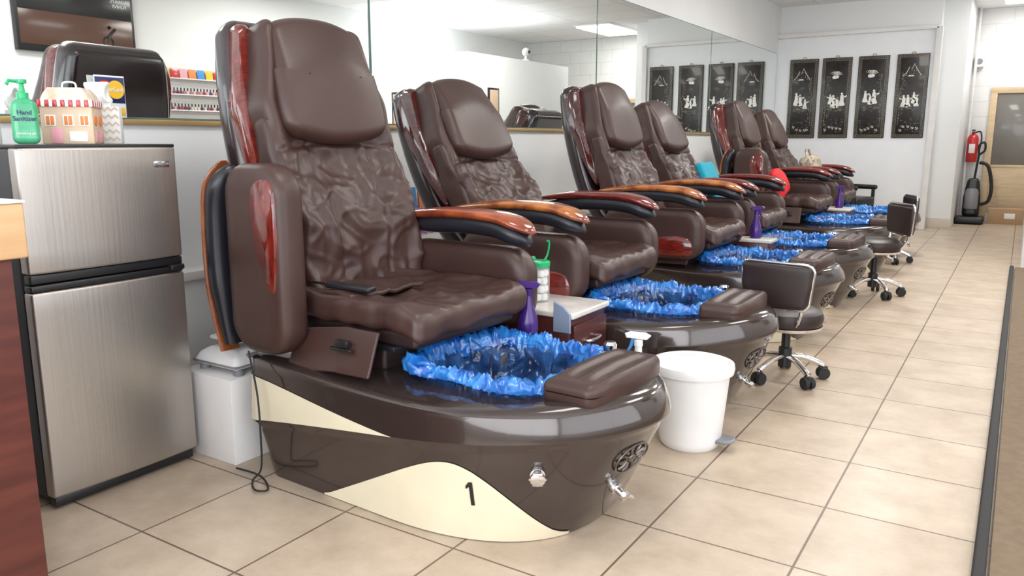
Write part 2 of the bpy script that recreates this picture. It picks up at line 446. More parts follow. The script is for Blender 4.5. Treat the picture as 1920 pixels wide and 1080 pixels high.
def build_creamlow(s):
    pts=[(.26,0),(.36,.25),(.46,.49),(.56,.72),(.62,.83),(.66,.855),(.70,.82),(.76,.68),(.84,.44),(.92,.18),(.975,0)]
    def hi(a):
        for (a0,f0),(a1,f1) in zip(pts,pts[1:]):
            if a<=a1:
                u=clamp((a-a0)/(a1-a0)); return lerp(f0,f1,u)
        return 0
    def hs(a): return sum(hi(a+d) for d in (-.03,-.015,0,.015,.03))/5
    return one(patch(lower,t_of_a(.26),t_of_a(.975),lambda a:.012,lambda a:.012+hs(a),s,n=80),cream)
def build_liner():
    N=340; prof=[(1.20,.409),(1.22,.418),(1.19,.428),(1.15,.436),(1.10,.440),(1.05,.440),(1.0,.428),(.965,.400),(.945,.36),(.92,.315),(.88,.27),(.78,.232),(.58,.21),(.30,.20),(.04,.20)]
    rs=[]
    for k,(sc,z) in enumerate(prof):
        ring=[]
        for j in range(N):
            a=2*pi*j/N; c_,s_=cos(a),sin(a)
            n0=noise.noise(Vector((c_*1.9,s_*1.9,11)))
            fold=1-abs(noise.noise(Vector((c_*5.5+k*.14,s_*5.5-k*.16,3))))*2.6
            fold2=1-abs(noise.noise(Vector((c_*12-k*.30,s_*12+k*.22,9))))*2.6
            fold3=1-abs(noise.noise(Vector((c_*24+k*.5,s_*24-k*.4,k*.35+2))))*2.6
            rimf=clamp((7-k)/4)
            s=sc+.17*n0*rimf+(.022*fold+.018*fold2+.012*fold3)*(1 if k<7 else 1.5)-.025
            aa=a if a<pi else a-2*pi
            s+=rimf*(.16*math.exp(-((aa+.85)/.42)**2)+.06*math.exp(-((aa-2.5)/.4)**2)+.05*math.exp(-((aa+2.2)/.3)**2))
            p=bas(a,s); zz=z+(.008*fold+.010*fold2+.008*fold3)*(1 if k<8 else 1.3)-.010+.045*noise.noise(Vector((c_*2.3,s_*2.3,4)))*rimf+.010*noise.noise(Vector((c_*9,s_*9,k*1.1)))
            if k==0: zz=.409+.006*max(0,fold3)
            if k<7: zz=max(zz,.409+.0022*k)
            if p.x>1.055 and p.y>-.17: p.x=1.055+(p.x-1.055)*.12
            if p.y<-.33: p.y=-.33+(p.y+.33)*.35
            ring.append((p.x,p.y,max(zz,.165)))
        rs.append(ring)
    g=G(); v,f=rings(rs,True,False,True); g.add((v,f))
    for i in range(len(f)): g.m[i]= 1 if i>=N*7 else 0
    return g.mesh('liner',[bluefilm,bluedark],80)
def build_pillow():
    def fn(p):
        y=p.y; t=clamp(abs(y)/.2)
        q=Vector(p); q.x=q.x*(1-.14*t*t)-.65*y*y
        if p.z>0:
            q.z-=.012*t*t
            q.z+=.005*math.copysign(abs(cos((q.x)*95))**.5,cos(q.x*95))*clamp((.17-abs(y))/.03)
        return q
    return one(rbox((1.15,0,.430),(.185,.42,.080),.024,.009,fn,4),leather,'p',80)
def build_backrest():
    def fn(p):
        s=(p.z+.5); yy=p.y
        wd=lerp(.96,1.05,sin(pi*clamp(s*1.1)))*(1 if s<.7 else 1-.20*((s-.7)/.3)**1.5)
        q=Vector((p.x,yy*wd,p.z))
        front=clamp((p.x+.02)/.08)
        bul=.035*math.exp(-((s-.28)/.18)**2)-.012*math.exp(-((s-.5)/.1)**2)
        q.x+=bul-.03*(1-abs(yy)/.28)*front*0.5
        q.x+=.028*front*clamp((abs(yy)-.19)/.08)
        low=clamp((.64-s)/.14)
        r1=1-abs(noise.noise(Vector((yy*6+s*3,s*3.2,1))))*2.2
        r2=1-abs(noise.noise(Vector((yy*7-s*5,s*7.5+yy*5,5))))*2.2
        r3=max(0,1-abs(noise.noise(Vector((yy*9+s*6,s*12-yy*4,9))))*5)
        q.x+=front*(low*(.018*r1+.014*r2+.006*r3)+.006*noise.noise(Vector((yy*5,s*5,8))))
        for sy in (-.10,.10):
            q.x-=.007*front*math.exp(-((yy-sy*(1+.5*s))/.006)**2)
        q.x-=.010*front*math.exp(-((s-.57+.5*yy*yy)/.010)**2)
        q.y+=noise.noise(Vector((s*9,yy*3,2)))*.012
        return q
    return one(rbox((-.045,0,.50),(.13,.545,1.0),.045,.008,fn,4),leather,'back',80)
def build_bolster(s):
    def fn(p):
        q=Vector(p); q.x*=1-.35*clamp(p.z/.2); q.y+=.010*noise.noise(p*9); q.z+=.01*noise.noise(p*9); q.x+=.012*noise.noise(p*10); return q
    return one(rbox((-.02,s*.262,.46),(.115,.060,.40),.026,.015,fn,4),leather,'bol',80)
def build_shell():
    def fn(p):
        s=(p.z+.475)/.95; wd=lerp(.96,1.02,sin(pi*s)) if s<.7 else 1-.14*((s-.7)/.3)**1.6
        q=Vector((p.x,p.y*wd,p.z)); q.x+=-.03*sin(pi*s)+.02*(s-.5)
        if s<.3: q.x+=.05*(.3-s)/.3
        return q
    return one(rbox((-.160,0,.56),(.12,.53,.95),.05,.04,fn,4),maroon,'shell',80)
def build_woodtrim(side):
    pts=[(-.060,.99),(-.115,1.0),(-.158,.94),(-.168,.80),(-.150,.62),(-.110,.44),(-.085,.36),(-.062,.44),(-.065,.60),(-.068,.78),(-.058,.92)]
    def bend(q): 
        z=q[2]; return (q[0],q[1]-side*(.045*clamp((z-.66)/.34)**1.5),z)
    return one(prism(spoly(pts,5),.045,'xz',side*.272,.012,bend),woodred,'trim',60)
def build_headrest():
    def fn(p):
        s=(p.z+.23)/.46; t=abs(p.y)/.24
        wd=1-.17*clamp(s)**1.3-.08*(1-clamp(s*4))**2
        q=Vector((p.x,p.y*wd,p.z-(.045*t**2.5 if s>.5 else -.035*t*t)))
        q.x+=.02*(1-t*t)*sin(pi*clamp(s))+.008*noise.noise(Vector((p.y*4,p.z*4,3)))
        q.x-=.05*max(0,clamp(s-.6))
        return q
    return one(rbox((.055,0,.785),(.082,.48,.46),.040,.02,fn,5),leather,'head',80)
def build_seat():
    def fn(p):
        q=Vector(p); fx=(p.x+.3)/.6; top=clamp((p.z+.01)/.05)
        r1=1-abs(noise.noise(Vector((p.x*5+p.y*4,p.y*4,2))))*2.2
        r2=1-abs(noise.noise(Vector((p.x*9-p.y*5,p.y*9,6))))*2.2
        r3=max(0,1-abs(noise.noise(Vector((p.x*8+p.y*6,p.y*7,16))))*5)
        q.z+=top*(-.026*(1-(p.y/.28)**2)*sin(pi*clamp(fx))+.011*r1+.007*r2+.005*r3)
        q.z-= .02*clamp((fx-.75)/.25)**2
        q.y+=.014*noise.noise(Vector((p.x*12,p.z*10,4))); q.x+=.012*noise.noise(Vector((p.y*12,p.z*10,4)))*clamp(fx-.5)
        q.z+=(1-top)*.016*noise.noise(Vector((p.x*12,p.y*12,1)))
        return q
    return one(rbox((.385,0,.565),(.58,.57,.080),.030,.009,fn,4),leather,'seat',80)
def build_flap():
    def fn(p):
        q=Vector(p); q.z+=.010*noise.noise(Vector((p.x*9,p.y*9,3)))+.008*(1-abs(noise.noise(Vector((p.x*7,p.y*12,8))))*2.2)
        q.x+=.02*noise.noise(Vector((p.y*9,1,1))); q.y+=.012*noise.noise(Vector((p.x*10,2,2))); return q
    return one(rbox((.25,-.10,.603),(.26,.33,.014),.006,.010,fn,3),leather,'flap',80)
def build_seatbase():
    return one(rbox((.38,0,.503),(.50,.50,.05),.015,.05,k=2),leather_d)
def build_pedestal():
    g=G(); g.add(rbox((.27,0,.43),(.44,.48,.09),.015,k=2)); g.add(rbox((.50,0,.470),(.10,.52,.018),.004,k=1),1)
    g.add(rbox((.42,-.345,.490),(.05,.02,.02),.004,k=1),1); g.add(rbox((.42,-.352,.472),(.09,.015,.010),.003,k=1),1)
    return g.mesh('pd',[leather_d,black])
def build_skirt(s):
    # hanging leather panel sloping outwards from the seat edge
    def fn(p):
        z=p.z+.465; y=.302+(.53-z)*.42+.004*sin(p.x*28)*clamp((.5-z)/.08)
        zz=z-.03*clamp((.04-p.x)/.2) 
        return Vector((p.x,s*(y+p.y),zz-.465))
    vf=rbox((.355,0,.465),(.36,.012,.130),.005,.02,fn,2)
    return one(vf,leather,'sk',60)
def build_armpad():
    Lh,Hh=.60,.285
    r=.10; n=8; o=[]
    for cx,cy,a0 in ((Lh-r,Hh-r,0),(r,Hh-r,90),(r,r,180),(Lh-r,r,270)):
        for i in range(n+1):
            a=rad(a0+90*i/n); o.append((cx+r*cos(a),cy+r*sin(a)))
    def sc(d,inset):
        out=[]
        for (x,z) in o:
            cx=clamp(x,r,Lh-r); cz=clamp(z,r,Hh-r); dx,dz=x-cx,z-cz; l=math.hypot(dx,dz) or 1
            out.append((x-dx/l*inset,d,z-dz/l*inset))
        return out
    rs=[]
    for d,ins in ((-.055,.075),(-.055,.045),(-.050,.020),(-.038,.005),(-.02,0),(.02,0),(.038,.005),(.050,.020),(.055,.045),(.055,.075)):
        rs.append(sc(d,ins))
    return one(rings(rs),leather,'armpad',60)
def build_insert(side):
    pts=[(.20,.040),(.32,.020),(.46,.018),(.540,.030),(.560,.08),(.53,.130),(.44,.142),(.33,.122),(.25,.080)]
    return one(prism(spoly(pts,5),.044,'xz',side*.037,.012),woodred,'ins',60)
def arm_secs(dz,w,h,x0=-.03,x1=.605):
    S=[];n=24
    def zz(u): return .315+.036*sin(pi*clamp(u*.8+.08))-.035*clamp((u-.75)/.25)**2
    for i in range(n+1):
        u=i/n; x=lerp(x0,x1,u); e=.004
        tz=(zz(u+e)-zz(u-e)); tx=(x1-x0)*2*e
        ww=w*(1-.75*clamp((u-.86)/.14)**2.2)*(.6+.4*clamp(u/.35)); hh=h*(1-.75*clamp((u-.88)/.12)**2)*(.55+.45*clamp(u/.3))
        S.append((x,zz(u)+dz,tx,tz,ww,hh))
    return S
def build_cap(): return one(sweepxz(arm_secs(.044,.068,.021),20,2.3),woodro,'cap',80)
def build_capup(): return one(sweepxz(arm_secs(.042,.060,.012),20,2.3),woodbr,'capup',80)
def build_under(): return one(sweepxz(arm_secs(.006,.062,.036,.0,.59),20,2.5),shellm,'under',80)
def build_knob():
    g=G(); g.add(lathe([(.026,0),(.026,.006),(.015,.010),(.015,.022),(.026,.024),(.026,.034),(.02,.038),(0,.038)],24))
    for i in range(3): g.add(rbox((0,0,.029),(.062,.008,.008),.003,k=1),0,Matrix.Rotation(rad(60*i),4,'Z'))
    return g.mesh('k',[chrome])
def build_lever():
    g=G(); g.add(lathe([(.022,0),(.022,.012),(.012,.014),(.012,.04),(.018,.042),(.018,.055),(0,.056)],20))
    g.add(tube([(0,0,.048),(.03,-.012,.05),(.055,-.03,.05)],[.007,.008,.010],10)); g.add(tube([(0,0,.05),(-.02,.02,.05)],[.007,.009],10))
    return g.mesh('lv',[chrome])
def build_emblem():
    g=G(); ring=[(.075*cos(a*2*pi/40),.055*sin(a*2*pi/40),.000) for a in range(40)]
    g.add(tube(ring,.0035,8,True),1)
    for i in range(10):
        a=2*pi*i/10
        pth=[(.022*cos(a),.016*sin(a),.000),(.048*cos(a+.10),.035*sin(a+.10),.001),(.066*cos(a),.048*sin(a),.000)]
        g.add(tube(smoothpath(pth,3),[.003,.004,.005,.006,.005,.004,.003],6),1)
    g.add(lathe([(.016,0),(.014,.004),(.006,.006),(0,.006)],20),1)
    return g.mesh('em',[gloss,nickel])
def place_on(fn,t,f,o,off=0,sc=1,roll=0):
    p=fn(t,f); n=nrm(fn,t,f)
    up=Vector((0,0,1)); xx=up.cross(n).normalized(); yy=n.cross(xx)
    m=Matrix(((xx.x,yy.x,n.x),(xx.y,yy.y,n.y),(xx.z,yy.z,n.z)))@Matrix.Rotation(rad(roll),3,'Z')
    o.location=p+n*off; o.rotation_euler=m.to_euler(); o.scale=(sc,sc,sc)
def one_mesh():
    # plain digit one: upright stem with a short flag
    h=.070; g=G()
    stem=[(-.075,-.5),(.075,-.5),(.075,.5),(-.075,.5)]; flag=[(-.075,.5),(-.075,.30),(-.22,.20),(-.22,.33)]
    g.add(prism([(x*h,y*h) for x,y in stem],.0012,'xy',0,.0001)); g.add(prism([(x*h,y*h) for x,y in flag],.0012,'xy',0,.0001))
    return g.mesh('n',[numblk])

CHX=-2.07
def chair(yc,rec,rz=0,near_up=False,caps=(woodro,woodro),number=False,backs=.95,label='',by=0,trimm=None,sy=0):
    E=empty('pedicure_chair',(CHX,yc,0),(0,0,rad(rz)),label,'pedicure chair','pedicure spa chairs')
    b=obj('foot_spa_base',M('base',build_base),E,label='glossy dark brown molded foot spa base')
    for s in (1,-1):
        obj('upper_panel',M('ct%d'%s,lambda:build_creamtop(s)),b,label='cream swoosh panel')
        obj('lower_panel',M('clow%d'%s,lambda:build_creamlow(s)),b,label='cream curved lower panel')
        obj('skirt',M('sk%d'%s,lambda:build_skirt(s)),E,label='brown leather hanging side skirt')
    k=obj('drain_knob',M('knob',build_knob),b,label='chrome round knob'); place_on(lower,t_of_a(.865),.74,k,0,.78)
    k=obj('faucet_lever',M('lever',build_lever),b,label='chrome drain lever'); place_on(lower,.965,.42,k,0,.85)
    k=obj('emblem',M('emb',build_emblem),b,label='dull nickel sunburst emblem'); place_on(lower,.965,.72,k,.001,.9)
    if number:
        k=obj('number_sticker',one_mesh(),b,label='black number 1'); place_on(lower,t_of_a(.745),.53,k,.005,1,4)
    g=M('jet',lambda:one(lathe([(.012,0),(.012,.03),(.02,.032),(.022,.05),(.015,.06),(0,.06)],16),chrome))
    obj('shower_knob',g,b,loc=(1.00,.262,.396),label='chrome knob')
    obj('footrest_cushion',M('pillow',build_pillow),E,label='ribbed brown footrest cushion')
    obj('pedestal',M('ped',build_pedestal),E)
    obj('seat_base',M('sb',build_seatbase),E); obj('seat',M('seat',build_seat),E,label='wrinkled brown leather seat cushion')
    obj('cover_flap',M('flap',build_flap),E,label='loose leather flap of the back cover')
    L=(.13,by,.53); Ro=(0,rad(-rec),0)
    def sc(o): o.scale=(1,1,backs); return o
    sc(obj('back_shell',M('shell',build_shell),E,(.13,by+sy,.53),Ro,label='dark hard back shell'))
    for s in (-1,1):
        sc(obj('side_trim',M('wt%d'%s,lambda:build_woodtrim(s)),E,L,Ro,label='glossy red wood side trim',matov={0:trimm} if trimm else None))
        sc(obj('side_bolster',M('bo%d'%s,lambda:build_bolster(s)),E,L,Ro,label='brown leather side bolster'))
    sc(obj('backrest',M('back',build_backrest),E,L,Ro,label='wrinkled brown leather backrest'))
    sc(obj('headrest',M('head',build_headrest),E,L,(0,rad(-rec-2),0),label='brown leather head cushion'))
    for s,cm in ((-1,caps[0]),(1,caps[1])):
        up=near_up and s==-1
        if up: loc=(.245,s*.362,.42); ro=(0,rad(-90),0)
        else: loc=(.03,s*.362,.43); ro=(0,0,0)
        a=obj('armrest',M('ap',build_armpad),E,loc,ro,label='raised upright padded armrest' if up else 'padded armrest')
        obj('arm_insert',M('ins-1' if s<0 else 'ins1',lambda:build_insert(s)),a,label='red wood insert')
        obj('arm_underside',M('un',build_under),a,label='black armrest underside')
        if up: obj('arm_cap',M('capup',build_capup),a,label='glossy wood armrest top')
        else: obj('arm_cap',M('cap',build_cap),a,matov={0:cm},label='glossy wood armrest top')
    obj('plastic_liner',M('liner',build_liner),None,(CHX,yc,0),(0,0,rad(rz)),'crumpled blue plastic liner in the foot basin','plastic liner','foot basin liners')
    return E
c1=chair(2.03,15,-3,True,(woodro,woodro),True,1.0,'brown leather pedicure chair number 1, one armrest raised, beside fridge',.045,None,-.025)
chair(3.17,27,0,False,(woodorange,woodred),False,.93,'reclined brown leather pedicure chair with glossy wood arms',-.03,woodmar)
chair(4.58,18,0,False,(woodorange,woodorange),False,.94,'brown leather pedicure chair with orange burl wood arms',-.03,woodmar)
chair(5.60,26,0,False,(woodred,woodred),False,.92,'reclined brown pedicure chair with teal cloth on seat',-.03,woodmar)
chair(7.25,18,0,True,(woodred,woodred),False,.94,'brown pedicure chair holding a red cushion, one armrest raised',0,woodred)
chair(8.40,22,0,False,(woodred,woodred),False,.92,'brown pedicure chair with tan patterned bag on it',0,woodmar)
g=G(); g.add(rbox((0,0,0),(.17,.045,.018),.007,k=2)); g.add(tube(smoothpath([(-.08,0,0),(-.14,.0,.0),(-.18,.02,-.002)]),.004,6))
obj('remote_control',g.mesh('r',[black]),None,(-1.76,1.80,.632),(0,rad(2),rad(8)),'black wired remote control on leather seat','remote control')
p=smoothpath([(-2.02,1.60,.43),(-1.96,1.575,.30),(-1.95,1.57,.16),(-1.97,1.58,.05),(-1.99,1.56,.012),(-1.93,1.52,.010),(-1.90,1.545,.010),(-2.0,1.60,.010),(-2.12,1.60,.010)],8)
obj('power_cord',one(tube(p,.0032,8),blackr),label='black power cord hanging beside chair base',cat='cord')
def fn(p): return Vector((p.x,p.y,p.z+.02*noise.noise(Vector((p.x*9,p.y*9,1)))))
obj('towel',one(rbox((0,0,0),(.05,.34,.30),.018,.02,fn),teal),None,(-1.83,5.47,.80),(0,rad(-26),rad(5)),'folded teal towel leaning on the chair back','towel')
def cf(p):
    # soft pillow: thin at the edges, thick in the middle, slumped top
    e=clamp(1-(abs(p.y)/.15)**3)*clamp(1-(abs(p.z)/.14)**3)
    return Vector((p.x*(.25+.9*e)+.012*noise.noise(p*10),p.y*(1-.12*clamp(p.z/.14)),p.z-.02*(p.y/.15)**2+.012*noise.noise(p*8)))
obj('cushion',one(rbox((0,0,0),(.11,.29,.24),.03,.02,cf),redcl,ang=80),None,(-1.76,7.02,.735),(rad(10),rad(-24),0),'small soft red cushion resting on the chair seat','cushion')
g=G(); g.add(rbox((0,0,0),(.16,.34,.28),.06,.03,fn)); g.add(tube(smoothpath([(0,-.1,.12),(0,-.06,.20),(0,.06,.20),(0,.1,.12)]),.012,8))
obj('handbag',g.mesh('hb',[tanbag]),None,(-1.78,8.36,.80),(0,rad(-15),0),'tan patterned fabric shoulder bag on chair','handbag')

# ---------------------------------------------------------------- side tables
def side_table(x,y,w,label,tray=False):
    E=empty('side_table',(x,y,0),label=label,cat='side table',group='side tables')
    d=.36
    obj('cabinet_body',one(rbox((-d/2,0,.23),(d,w,.44),.004,k=1),mahogh),E)
    obj('table_top',one(rbox((-d/2+.005,0,.462),(d+.03,w+.01,.022),.006,k=2),marble),E,label='pale marble top')
    obj('splash_panel',one(rbox((-d+.03,w*.15,.53),(.02,w*.7,.13),.005,k=1),mahogh),E)
    dr=obj('drawer',one(rbox((.008,0,.34),(.018,w-.03,.17),.004,k=1),mahogh),E)
    obj('handle',one(tube(smoothpath([(.017,-.05,.355),(.035,-.045,.355),(.038,0,.353),(.035,.045,.355),(.017,.05,.355)]),.006,8),chrome),dr,label='brushed steel handle')
    obj('drawer',one(rbox((.008,0,.145),(.018,w-.03,.20),.004,k=1),mahogh),E)
    if tray: obj('side_tray',one(prism([(-.06,.40),(.01,.40),(.01,.47),(-.02,.50),(-.06,.515)],.012,'xz',-w/2-.008,.003),bluegrey),E,label='blue grey side guard')
side_table(-1.33,2.61,.29,'mahogany side table with marble top between chairs',True)
side_table(-1.30,5.09,.15,'small side table with pale top between chairs')
side_table(-1.30,7.83,.28,'small side table with pale top between chairs')

def spray_meshes(key,bodym,headm,trigm,sc=1,tall=1):
    def body(): return one(lathe([(.030*sc,0),(.036*sc,.005),(.037*sc,.05*tall),(.034*sc,.075*tall),(.022*sc,.115*tall),(.014*sc,.15*tall),(.013*sc,.165*tall),(0,.165*tall)],24),bodym)
    def head():
        z=.165*tall; g=G(); g.add(lathe([(.016,z-.004),(.016,z+.018),(.010,z+.02),(0,z+.02)],16))
        g.add(prism([(-.03,z+.02),(.045,z+.026),(.050,z+.04),(.03,z+.048),(-.025,z+.045),(-.045,z+.035)],.022,'xz',0,.004))
        return g.mesh('h',[headm])
    def trig():
        z=.165*tall; return one(prism([(.012,z+.028),(.026,z+.024),(.034,z-.005),(.045,z-.03),(.036,z-.03),(.020,z-.006)],.010,'xz',0,.003),trigm)
    return M(key+'b',body),M(key+'h',head),M(key+'t',trig)
def spray(loc,rz,key,bm,hm,tm_,label,tall=1):
    b,h,t=spray_meshes(key,bm,hm,tm_,1,tall)
    E=empty('spray_bottle',loc,(0,0,rad(rz)),label,'spray bottle')
    obj('bottle_body',b,E); obj('spray_head',h,E); obj('trigger',t,E)
spray((-1.42,2.325,.402),215,'pur',purple,purple,purple,'translucent purple spray bottle standing on chair base',.95)
spray((-1.40,5.09,.473),40,'pur',purple,purple,purple,'translucent purple spray bottle on side table',.95)
spray((-1.40,7.83,.473),40,'pur',purple,purple,purple,'translucent purple spray bottle on side table',.95)
spray((-1.12,2.61,.0),200,'whi',white,white,bluep,'tall white spray bottle with blue trigger behind bin',2.15)
E=empty('cotton_jar',(-1.54,2.60,.473),label='clear jar of cotton pads with green lid on table',cat='jar')
obj('jar_body',one(lathe([(.0,0),(.040,.0),(.043,.004),(.043,.13),(.038,.14)],28,cap1=False),clear),E,label='clear plastic jar')
g=G()
for i in range(4):
    for j in range(5):
        a=2*pi*j/5+i*.6; g.add(lathe([(.0,0),(.014,.002),(.017,.014),(.014,.026),(0,.028)],10,(.022*cos(a),.022*sin(a),.006+i*.031)))
obj('cotton_pads',g.mesh('c',[cotton]),E,label='white cotton rolls')
g=G(); g.add(lathe([(.044,.138),(.045,.155),(.040,.160),(0,.162)],28)); g.add(tube(smoothpath([(.0,.036,.150),(.01,.050,.18),(.02,.045,.225),(.02,.03,.235)]),.004,8))
obj('jar_lid',g.mesh('l',[green]),E,label='green lid with handle')
def bottle(loc,r,h,bm,cm,label,name='lotion_bottle'):
    E=empty(name,loc,label=label,cat='bottle')
    obj('bottle_body',one(lathe([(0,0),(r*.95,0),(r,.005),(r,h*.65),(r*.6,h*.78),(r*.35,h*.82),(r*.35,h*.86),(0,h*.86)],22),bm),E)
    obj('cap',one(lathe([(r*.45,h*.84),(r*.45,h*.94),(r*.2,h),(0,h)],16),cm),E)
bottle((-1.60,2.51,.473),.032,.19,white,red,'white plastic bottle with red cap on table')
bottle((-1.62,2.69,.473),.030,.16,white,green,'white plastic bottle with green cap on table')

# ---------------------------------------------------------------- waste bin
E=empty('waste_bin',(-.93,2.66,0),(0,0,rad(0)),'white plastic pedal waste bin on tiled floor','waste bin')
obj('bin_body',one(lathe([(0,.0),(.098,0),(.105,.008),(.112,.03),(.133,.270),(.135,.280)],40,cap1=True),white),E)
obj('bin_lid',one(lathe([(.135,.274),(.146,.276),(.149,.292),(.146,.308),(.130,.313),(.125,.309),(.06,.314),(0,.316)],40),white),E,label='slightly domed round lid')
obj('pedal',one(prism(spoly([(.10,-.03),(.155,-.032),(.170,0),(.155,.032),(.10,.03)],4),.014,'xy',.024,.004),greyp),E,(0,0,0),(0,rad(-6),rad(0)),label='grey foot pedal')

# ---------------------------------------------------------------- fridge
FX,FYc=-2.32,1.355
E=empty('fridge',(FX,FYc,0),label='two-door stainless steel mini fridge with black sides',cat='refrigerator')
obj('fridge_body',one(rbox((-.245,0,.55),(.40,.485,1.04),.010,k=2),darkbody),E,label='dark grey fridge cabinet')
def dfn(p): 
    q=Vector(p); q.x+=.010*(1-(p.y/.245)**2) if p.x>0 else 0
    return q
ud=obj('upper_door',one(rbox((-.022,0,.892),(.044,.49,.355),.008,.06,dfn,3),steel),E,label='brushed stainless freezer door')
ld=obj('lower_door',one(rbox((-.022,0,.352),(.044,.49,.62),.008,.06,dfn,3),steel),E,label='brushed stainless main door')
obj('handle',one(rbox((-.02,0,.700),(.036,.485,.028),.006,k=2),black),ud,label='black recessed grip strip')
obj('handle',one(rbox((-.022,0,.673),(.040,.487,.020),.006,k=2),black),ld,label='black recessed grip strip')
obj('hinge',one(rbox((-.012,.215,.680),(.05,.05,.018),.005,k=2),black),E)
obj('base_grille',one(rbox((-.03,0,.022),(.03,.47,.03),.004,k=1),black),E)
obj('top_panel',one(rbox((-.225,0,1.073),(.448,.488,.010),.003,k=1),black),E)
bd=obj('badge',one(rbox((0,0,0),(.003,.062,.020),.0014,k=1),chrome),ud,(.004,.185,1.015),label='small silver badge')
tm=textmesh('EMERSON',.012,greyp); obj('badge_text',tm,ud,(.0065,.185,1.015),(rad(90),0,rad(90)))
for s in (-1,1): obj('foot',one(lathe([(.015,0),(.018,.004),(.018,.035),(0,.036)],14,(-.06,s*.2,0)),blackr),E)

FT=1.079
E=empty('hand_sanitizer_bottle',(-2.44,1.205,FT),(0,0,rad(63)),'clear green gel hand sanitizer bottle with green pump','bottle')
obj('bottle_body',one(rbox((0,0,.065),(.070,.045,.130),.018,.02,lambda p:Vector((p.x*(1-.35*clamp((p.z-.035)/.03)**2),p.y,p.z)),4),gelgreen),E)
g=G(); g.add(lathe([(.015,.128),(.016,.145),(.008,.147),(.006,.170),(.014,.172),(.014,.182),(0,.184)],16)); g.add(tube([(0,0,.176),(-.03,-.01,.178),(-.036,-.012,.166)],.005,8))
obj('pump',g.mesh('p',[green]),E,label='green pump top')
obj('front_label',textmesh('Hand\nSanitizer',.0175,navy,bold=True),E,(0,-.0235,.080),(rad(90),0,0),label='printed words Hand Sanitizer')
obj('front_print',textmesh('refreshing gel',.009,white),E,(0,-.0235,.03),(rad(90),0,0))
bottle((-2.50,1.13,FT),.032,.17,white,bluep,'white bottle with blue label on top of fridge')
E=empty('gift_box',(-2.50,1.375,FT),(0,0,rad(45)),'printed gingerbread house paper gift box on fridge','gift box')
obj('box_body',one(rbox((0,0,.058),(.145,.11,.116),.002,k=1),tan),E,label='tan house printed walls')
g=G(); roof=[(-.078,.114),(.078,.114),(.06,.150),(.045,.168),(-.045,.168),(-.06,.150)]
g.add(prism(roof,.114,'xz',0,.003))
obj('box_roof',g.mesh('r',[mat('gingerbread_roof',(.68,.50,.36),.6,col2=(.82,.76,.68),vscale=25)]),E,label='tan gabled roof with snow')
g=G()
for i in range(14):
    x=-.0715+i*.011; g.add(rbox((x,-.0585,.121),(.010,.006,.020),.001,k=1),i%2)
for i in range(10):
    y=-.05+i*.011; g.add(rbox((.075,y,.121),(.006,.010,.020),.001,k=1),i%2)
obj('striped_awning',g.mesh('a',[red,paper]),E,label='red and white striped awning')
g=G()
for x in (-.045,.005,.05):
    g.add(rbox((x,-.056,.070),(.030,.003,.034),.001,k=1),0); g.add(rbox((x,-.0575,.070),(.022,.003,.026),.001,k=1),1); g.add(rbox((x,-.059,.070),(.002,.003,.026),.0005,k=1),3)
g.add(rbox((-.03,-.056,.025),(.032,.003,.046),.001,k=1),2); g.add(rbox((.03,-.056,.022),(.05,.003,.03),.001,k=1),3)
for y in (-.025,.025):
    g.add(prism(circ(y,.07,.016,14),.003,'yz',.0735,.001),1); g.add(rbox((.0735,y,.022),(.003,.025,.035),.001,k=1),2)
obj('printed_windows',g.mesh('w',[paper,orange,pinkp,paper]),E,label='printed windows and doors')
g=G(); g.add(tube(smoothpath([(-.02,0,.165),(-.015,0,.185),(.015,0,.185),(.02,0,.165)]),.003,6)); obj('box_handle',g.mesh('h',[paper]),E)
E=empty('paper_bag',(-2.58,1.535,FT),(0,0,rad(50)),'white paper bag with brown zigzag stripes and tissue','paper bag')
obj('bag_body',one(rbox((0,0,.06),(.085,.06,.12),.002,k=1),paper),E)
g=G()
for r_ in range(5):
    z=.014+r_*.024; pts=[(-.040+i*.01,z+(.010 if i%2 else 0)) for i in range(9)]
    poly=pts+[(x,zz-.006) for x,zz in reversed(pts)]
    vs=[(x,-.0312,zz) for x,zz in poly]; n=len(pts)
    g.add((vs,[(i,i+1,2*n-2-i,2*n-1-i) for i in range(n-1)]))
obj('zigzag_print',g.mesh('z',[tan]),E,label='brown zigzag stripes')
def tf(p): return Vector((p.x+.02*noise.noise(p*30),p.y+.02*noise.noise(p*25+Vector((5,0,0))),p.z+.02*noise.noise(p*30+Vector((0,7,0)))))
obj('tissue_paper',one(rbox((-.02,0,.150),(.065,.045,.085),.01,.008,tf),paper),E,label='white crumpled tissue')
E=empty('card_sign',(WX+.030,1.71,1.172),(0,0,0),'credit card acceptance sign standing against the mirror','sign')
obj('sign_board',one(rbox((0,0,.075),(.003,.115,.15),.001,k=1),paper),E)
obj('blue_field',one(rbox((.002,0,.098),(.002,.110,.092),.0005,k=1),navy),E)
obj('red_circle',one(prism(circ(-.020,.100,.033,28),.002,'yz',.004,.0005),red),E); obj('yellow_circle',one(prism(circ(.020,.100,.033,28),.002,'yz',.0045,.0005),yellow),E)
obj('sign_text',textmesh('MasterCard',.019,white,bold=True,off=.02),E,(.0065,0,.100),(rad(90),0,rad(90)))
obj('lower_stripe',one(rbox((.002,0,.022),(.002,.105,.03),.0005,k=1),yellow),E)

